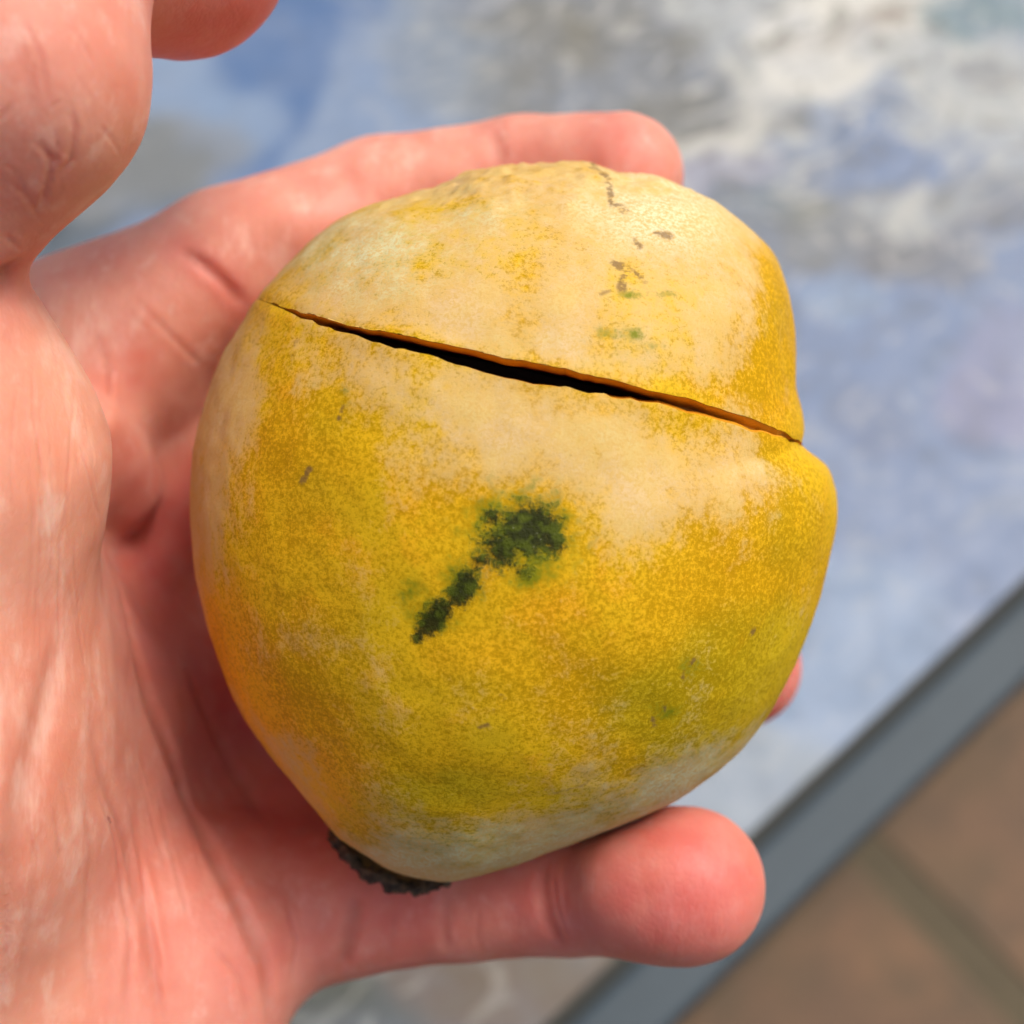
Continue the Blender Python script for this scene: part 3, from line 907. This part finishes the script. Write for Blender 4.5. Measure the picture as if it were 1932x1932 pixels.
for pts, w, dp, rd in CREASES:
    dense = []
    for a, b in zip(pts[:-1], pts[1:]):
        for t in np.linspace(0, 1, 5)[:-1]:
            dense.append((a[0] + (b[0] - a[0]) * t, a[1] + (b[1] - a[1]) * t))
    dense.append(pts[-1])
    ln = [P(u, v, d) for u, v in dense for d in [hand_depth(u, v)] if d is not None]
    if len(ln) > 1: crease3.append((np.array(ln), w, dp, rd))

def hand_sdf(p):
    d = hand_base(p)
    for ln, w, dp, rd in crease3:
        lo, hi = ln.min(0) - 0.5, ln.max(0) + 0.5
        k = ((p > lo) & (p < hi)).all(1)
        if k.any():
            q, tp = polydist_t(p[k], ln)
            d[k] += tp * dp * np.exp(-(q / w) ** 2) - tp * dp * 0.10 * np.exp(-((q - 2.3 * w) / (1.4 * w)) ** 2)
    d += 0.016 * vn(p * 1.6 + 11) + 0.006 * vn(p * 4.5)
    return d

def surface_nets(fn, lo, hi, h, blk=5):
    n = (np.ceil((hi - lo) / (h * blk)).astype(int)) * blk + 1
    nb = (n - 1) // blk
    bc = np.stack(np.meshgrid(*[np.arange(k) for k in nb], indexing='ij'), -1).reshape(-1, 3)
    cen = lo + (bc + 0.5) * blk * h
    dv = np.concatenate([fn(c) for c in np.array_split(cen, max(1, len(cen) // 200000))])
    V = np.ones(n, np.float32)
    act = np.abs(dv) < blk * h * 0.87 * 1.15 + 0.12
    # sign fill
    for ins in (True,):
        for b in bc[(dv < 0) & ~act]:
            V[b[0] * blk:(b[0] + 1) * blk + 1, b[1] * blk:(b[1] + 1) * blk + 1, b[2] * blk:(b[2] + 1) * blk + 1] = -1
    loc = np.stack(np.meshgrid(*[np.arange(blk + 1)] * 3, indexing='ij'), -1).reshape(-1, 3)
    A = bc[act] * blk
    key = np.unique(((A[:, None, :] + loc[None]).reshape(-1, 3) * np.array([n[1] * n[2], n[2], 1])).sum(1))
    ix = np.stack(np.unravel_index(key, n), 1)
    vals = np.concatenate([fn(lo + c * h) for c in np.array_split(ix, max(1, len(ix) // 200000))])
    V[ix[:, 0], ix[:, 1], ix[:, 2]] = vals
    neg = V < 0
    cnt = np.zeros(n - 1, np.int8)
    for dx in (0, 1):
        for dy in (0, 1):
            for dz in (0, 1):
                cnt += neg[dx:n[0] - 1 + dx, dy:n[1] - 1 + dy, dz:n[2] - 1 + dz]
    cells = np.argwhere((cnt > 0) & (cnt < 8))
    cid = -np.ones(n - 1, np.int64); cid[tuple(cells.T)] = np.arange(len(cells))
    acc = np.zeros((len(cells), 3)); k = np.zeros(len(cells))
    cor = [(x, y, z) for x in (0, 1) for y in (0, 1) for z in (0, 1)]
    for i, a in enumerate(cor):
        for b in cor[i + 1:]:
            if sum(abs(a[j] - b[j]) for j in range(3)) != 1: continue
            va = V[tuple((cells + a).T)]; vb = V[tuple((cells + b).T)]
            m = (va < 0) != (vb < 0)
            t = va[m] / (va[m] - vb[m])
            acc[m] += np.array(a) + t[:, None] * (np.array(b) - np.array(a)); k[m] += 1
    verts = lo + (cells + acc / k[:, None]) * h
    quads = []
    for ax in range(3):
        o1, o2 = [(1, 2), (2, 0), (0, 1)][ax]
        s0 = [slice(None)] * 3; s1 = [slice(None)] * 3
        s0[ax] = slice(0, -1); s1[ax] = slice(1, None)
        ch = neg[tuple(s0)] != neg[tuple(s1)]
        e = np.argwhere(ch)
        e = e[(e[:, o1] > 0) & (e[:, o2] > 0) & (e[:, o1] < n[o1] - 1) & (e[:, o2] < n[o2] - 1)]
        d1 = np.zeros(3, int); d1[o1] = 1; d2 = np.zeros(3, int); d2[o2] = 1
        q = np.stack([cid[tuple((e - d1 - d2).T)], cid[tuple((e - d2).T)], cid[tuple(e.T)], cid[tuple((e - d1).T)]], 1)
        flip = ~neg[tuple(e.T)]
        q[flip] = q[flip][:, ::-1]
        quads.append(q)
    return verts, np.vstack(quads)

def fine_lines():
    g = np.random.default_rng(21)
    L = [([(100, 1525), (131, 1721), (144, 1932)], .035, .016), ([(184, 1481), (218, 1590), (245, 1743), (236, 1932)], .04, .02), ([(262, 1568), (280, 1743), (306, 1932)], .04, .018),
         ([(17, 1700), (9, 1932)], .035, .015), ([(131, 206), (142, 242), (135, 302), (117, 327)], .025, .014), ([(68, 263), (100, 302), (92, 338), (75, 402)], .025, .016),
         ([(107, 35), (149, 71), (178, 124)], .02, .008), ([(40, 30), (80, 110), (90, 190)], .02, .008), ([(20, 340), (60, 380), (70, 410)], .022, .010), ([(5, 440), (40, 470)], .025, .012),
         ([(1042, 1640), (1050, 1710), (1078, 1780)], .03, .014), ([(905, 1690), (900, 1760), (910, 1800)], .03, .008), ([(745, 1720), (740, 1770), (735, 1815)], .03, .010),
         ([(380, 1500), (440, 1600), (520, 1680)], .03, .012), ([(300, 1400), (360, 1440), (420, 1520)], .03, .012), ([(400, 1780), (450, 1840), (470, 1920)], .035, .014),
         ([(540, 1700), (560, 1780), (545, 1850)], .03, .012), ([(250, 560), (330, 640), (390, 700)], .04, .010), ([(180, 620), (210, 700), (205, 760)], .04, .016)]
    for i in range(16):      # long wrinkles of the thumb ball
        u = g.uniform(0, 165); a = g.uniform(600, 1150); n = g.uniform(160, 380); sl = g.uniform(-.05, .12)
        L.append(([(u + sl * t * n - 14 * math.sin(3 * t + i), a + t * n) for t in (0, .33, .66, 1)], g.uniform(.016, .026), g.uniform(.004, .010)))
    for i in range(14):      # and of the heel of the hand
        u = g.uniform(0, 420); a = g.uniform(1350, 1700); n = g.uniform(140, 320); sl = g.uniform(.15, .4)
        L.append(([(u + sl * t * n, a + t * n + 8 * math.sin(2 * t + i)) for t in (0, .33, .66, 1)], g.uniform(.02, .032), g.uniform(.004, .009)))
    for i in range(12):      # criss-cross of the thumb joint
        u = g.uniform(0, 200); a = g.uniform(20, 420); n = g.uniform(50, 130); an = g.choice([0.9, 2.2, 1.5]) + g.uniform(-.2, .2)
        L.append(([(u + math.cos(an) * n * t, a + math.sin(an) * n * t + 6 * math.sin(4 * t + i)) for t in (0, .5, 1)], g.uniform(.012, .02), g.uniform(.003, .006)))
    out = []
    for pts, w, dp in L:
        ln = []
        last = None
        for a, b in zip(pts[:-1], pts[1:]):
            for t in (0, .5):
                u, v = a[0] + (b[0] - a[0]) * t, a[1] + (b[1] - a[1]) * t
                d = hand_depth(u, v)
                if d is None or (last is not None and abs(d - last) > 0.35): continue
                last = d; ln.append(P(u, v, d))
        d = hand_depth(*pts[-1])
        if d is not None and (last is None or abs(d - last) < 0.35): ln.append(P(*pts[-1], d))
        if len(ln) > 1: out.append((np.array(ln), w, dp))
    return out

def build_hand():
    lo = np.array([-13.5, -15.0, -18.6]); hi = np.array([4.2, 7.5, -8.6])
    v, f = surface_nets(hand_sdf, lo, hi, 0.052)
    # denser skin where it is seen from close, then fine wrinkles pressed into it
    f = np.vstack([f[:, [0, 1, 2]], f[:, [0, 2, 3]]])
    cu, cv = project(v[f].mean(1)); cz = v[f][:, :, 2].mean(1)
    sel = (cu > -60) & (cv > -60) & (cv < 2000) & (((cu < 620) & (cz > -15.2)) | (cz > -13.9))
    v, f = tri_subdivide(v, f, sel)
    nrm = np.zeros_like(v)
    fn = np.cross(v[f[:, 1]] - v[f[:, 0]], v[f[:, 2]] - v[f[:, 0]])
    for k in range(3): np.add.at(nrm, f[:, k], fn)
    nrm /= np.linalg.norm(nrm, axis=1)[:, None] + 1e-12
    disp = np.zeros(len(v)); fine = np.zeros(len(v))
    for ln, w, dp in fine_lines():
        k = np.nonzero(((v > ln.min(0) - 0.25) & (v < ln.max(0) + 0.25)).all(1))[0]
        if len(k) == 0: continue
        q, tp = polydist_t(v[k], ln)
        e = tp * np.exp(-(q / w) ** 2)
        disp[k] -= dp * e - dp * 0.35 * tp * np.exp(-((q - 2.2 * w) / (1.2 * w)) ** 2)
        fine[k] = np.maximum(fine[k], e)
    v = v + nrm * disp[:, None]
    U, V = project(v)
    # ---- pigment: pressed and flushed areas, plus shade painted in as red
    red = np.zeros(len(v)); crs = np.zeros(len(v)); dry = np.zeros(len(v))
    def blob(c, r, a):
        nonlocal red
        red = np.maximum(red, a * np.exp(-(np.linalg.norm(v - c, axis=1) / r) ** 2))
    blob(P(1290, 1660, 12.6), 1.4, .8); blob(P(1060, 1700, 13.6), 1.1, .7); blob(P(760, 1720, 14.2), 1.1, .6)
    blob(P(1170, 300, 14.4), .8, .45); blob(P(1000, 330, 14.8), .6, .3)
    blob(P(480, 1770, 13.9), 1.3, .55); blob(P(250, 1700, 13.3), 1.8, .4); blob(P(100, 1700, 11.5), 1.2, .25); blob(P(180, 700, 13.8), .5, .4); blob(P(1450, 1280, 15.8), 1.2, .7)
    blob(P(300, 1200, 14.6), 1.8, .6); blob(P(420, 1500, 14.4), 1.6, .6); blob(P(345, -60, 12), 1.9, .95)  # last blob: shade on the bent thumb end, painted as red
    blob(P(260, 960, 14.0), .9, .5); blob(P(330, 1050, 15.2), 1.3, .95); blob(P(400, 1350, 15.4), 1.6, .95); blob(P(520, 1560, 15.2), 1.4, .95); blob(P(230, 1200, 14.4), 1.1, .6); blob(P(380, 1620, 14.3), 1.2, .6)  # deep red painted for the shadow in the hollow beside the fruit
    blob(P(220, 690, 14.2), .45, .5); blob(P(640, 420, 14.9), .8, .25)
    blob(P(60, 380, 9.4), .5, .35)
    for ln, w, dp, rd in crease3:
        k = np.nonzero(((v > ln.min(0) - 0.7) & (v < ln.max(0) + 0.7)).all(1))[0]
        q, tp = polydist_t(v[k], ln)
        crs[k] = np.maximum(crs[k], tp * rd * np.exp(-(q / (w * 1.1)) ** 2))
        red[k] = np.maximum(red[k], rd * 0.45 * np.exp(-(q / (w * 4)) ** 2))
    crs = np.maximum(crs, 0.2 * fine)
    dry = smooth01(-U, -260, -120) * smooth01(V, 480, 700) * 1.0
    dry = np.maximum(dry, 0.25 * smooth01(-U, -420, -250) * smooth01(V, 1300, 1600))
    org = P(-560, 1800, 13.2)
    me = mesh_np('hand', (v - org) * 0.01, f)
    set_attr(me, 'skin_mask', np.stack([red, crs, dry], 1))
    o = link('hand', me, mat_skin(), loc=local_origin(org), rot=(PITCH, 0, 0))
    o['label'] = 'open left hand, palm up, fingers curled behind the yellow fruit it holds'
    o['category'] = 'hand'
    # fingernails, on the far side of the finger ends
    nm = mat_nail()
    for key, ch in list(CH.items()) + [('thumb', [(60, -150, 10.7, 1.0), (345, -117, 12.25, 1.10)])]:
        a, b = P(*ch[-2][:3]), P(*ch[-1][:3]); r = ch[-1][3]
        d = (b - a) / np.linalg.norm(b - a)
        back = np.array([0, -0.15 if key == 'little' else 0, -1.0]) if key != 'thumb' else np.array([0.3, 0.9, 0.0])
        back -= d * (back @ d); back /= np.linalg.norm(back)
        side = np.cross(d, back)
        vs, fs = [], []
        for i in range(9):
            for j in range(9):
                s = -0.60 * r + 1.0 * r * i / 8
                ang = (-0.62 + 1.24 * j / 8) * (1 - 0.25 * (i == 8))
                rr = r * (1.0 - 0.10 * max(0, s / r) ** 2)
                vs.append(b + d * s + (back * math.cos(ang) + side * math.sin(ang)) * rr)
        for i in range(8):
            for j in range(8):
                fs.append((i * 9 + j, i * 9 + j + 1, (i + 1) * 9 + j + 1, (i + 1) * 9 + j))
        n = link('fingernail', mesh_np('fingernail', (np.array(vs) - org) * 0.01, fs), nm, o)
        sm = n.modifiers.new('thickness', 'SOLIDIFY'); sm.thickness = 0.0006; sm.offset = 0
    return o

build_hand()
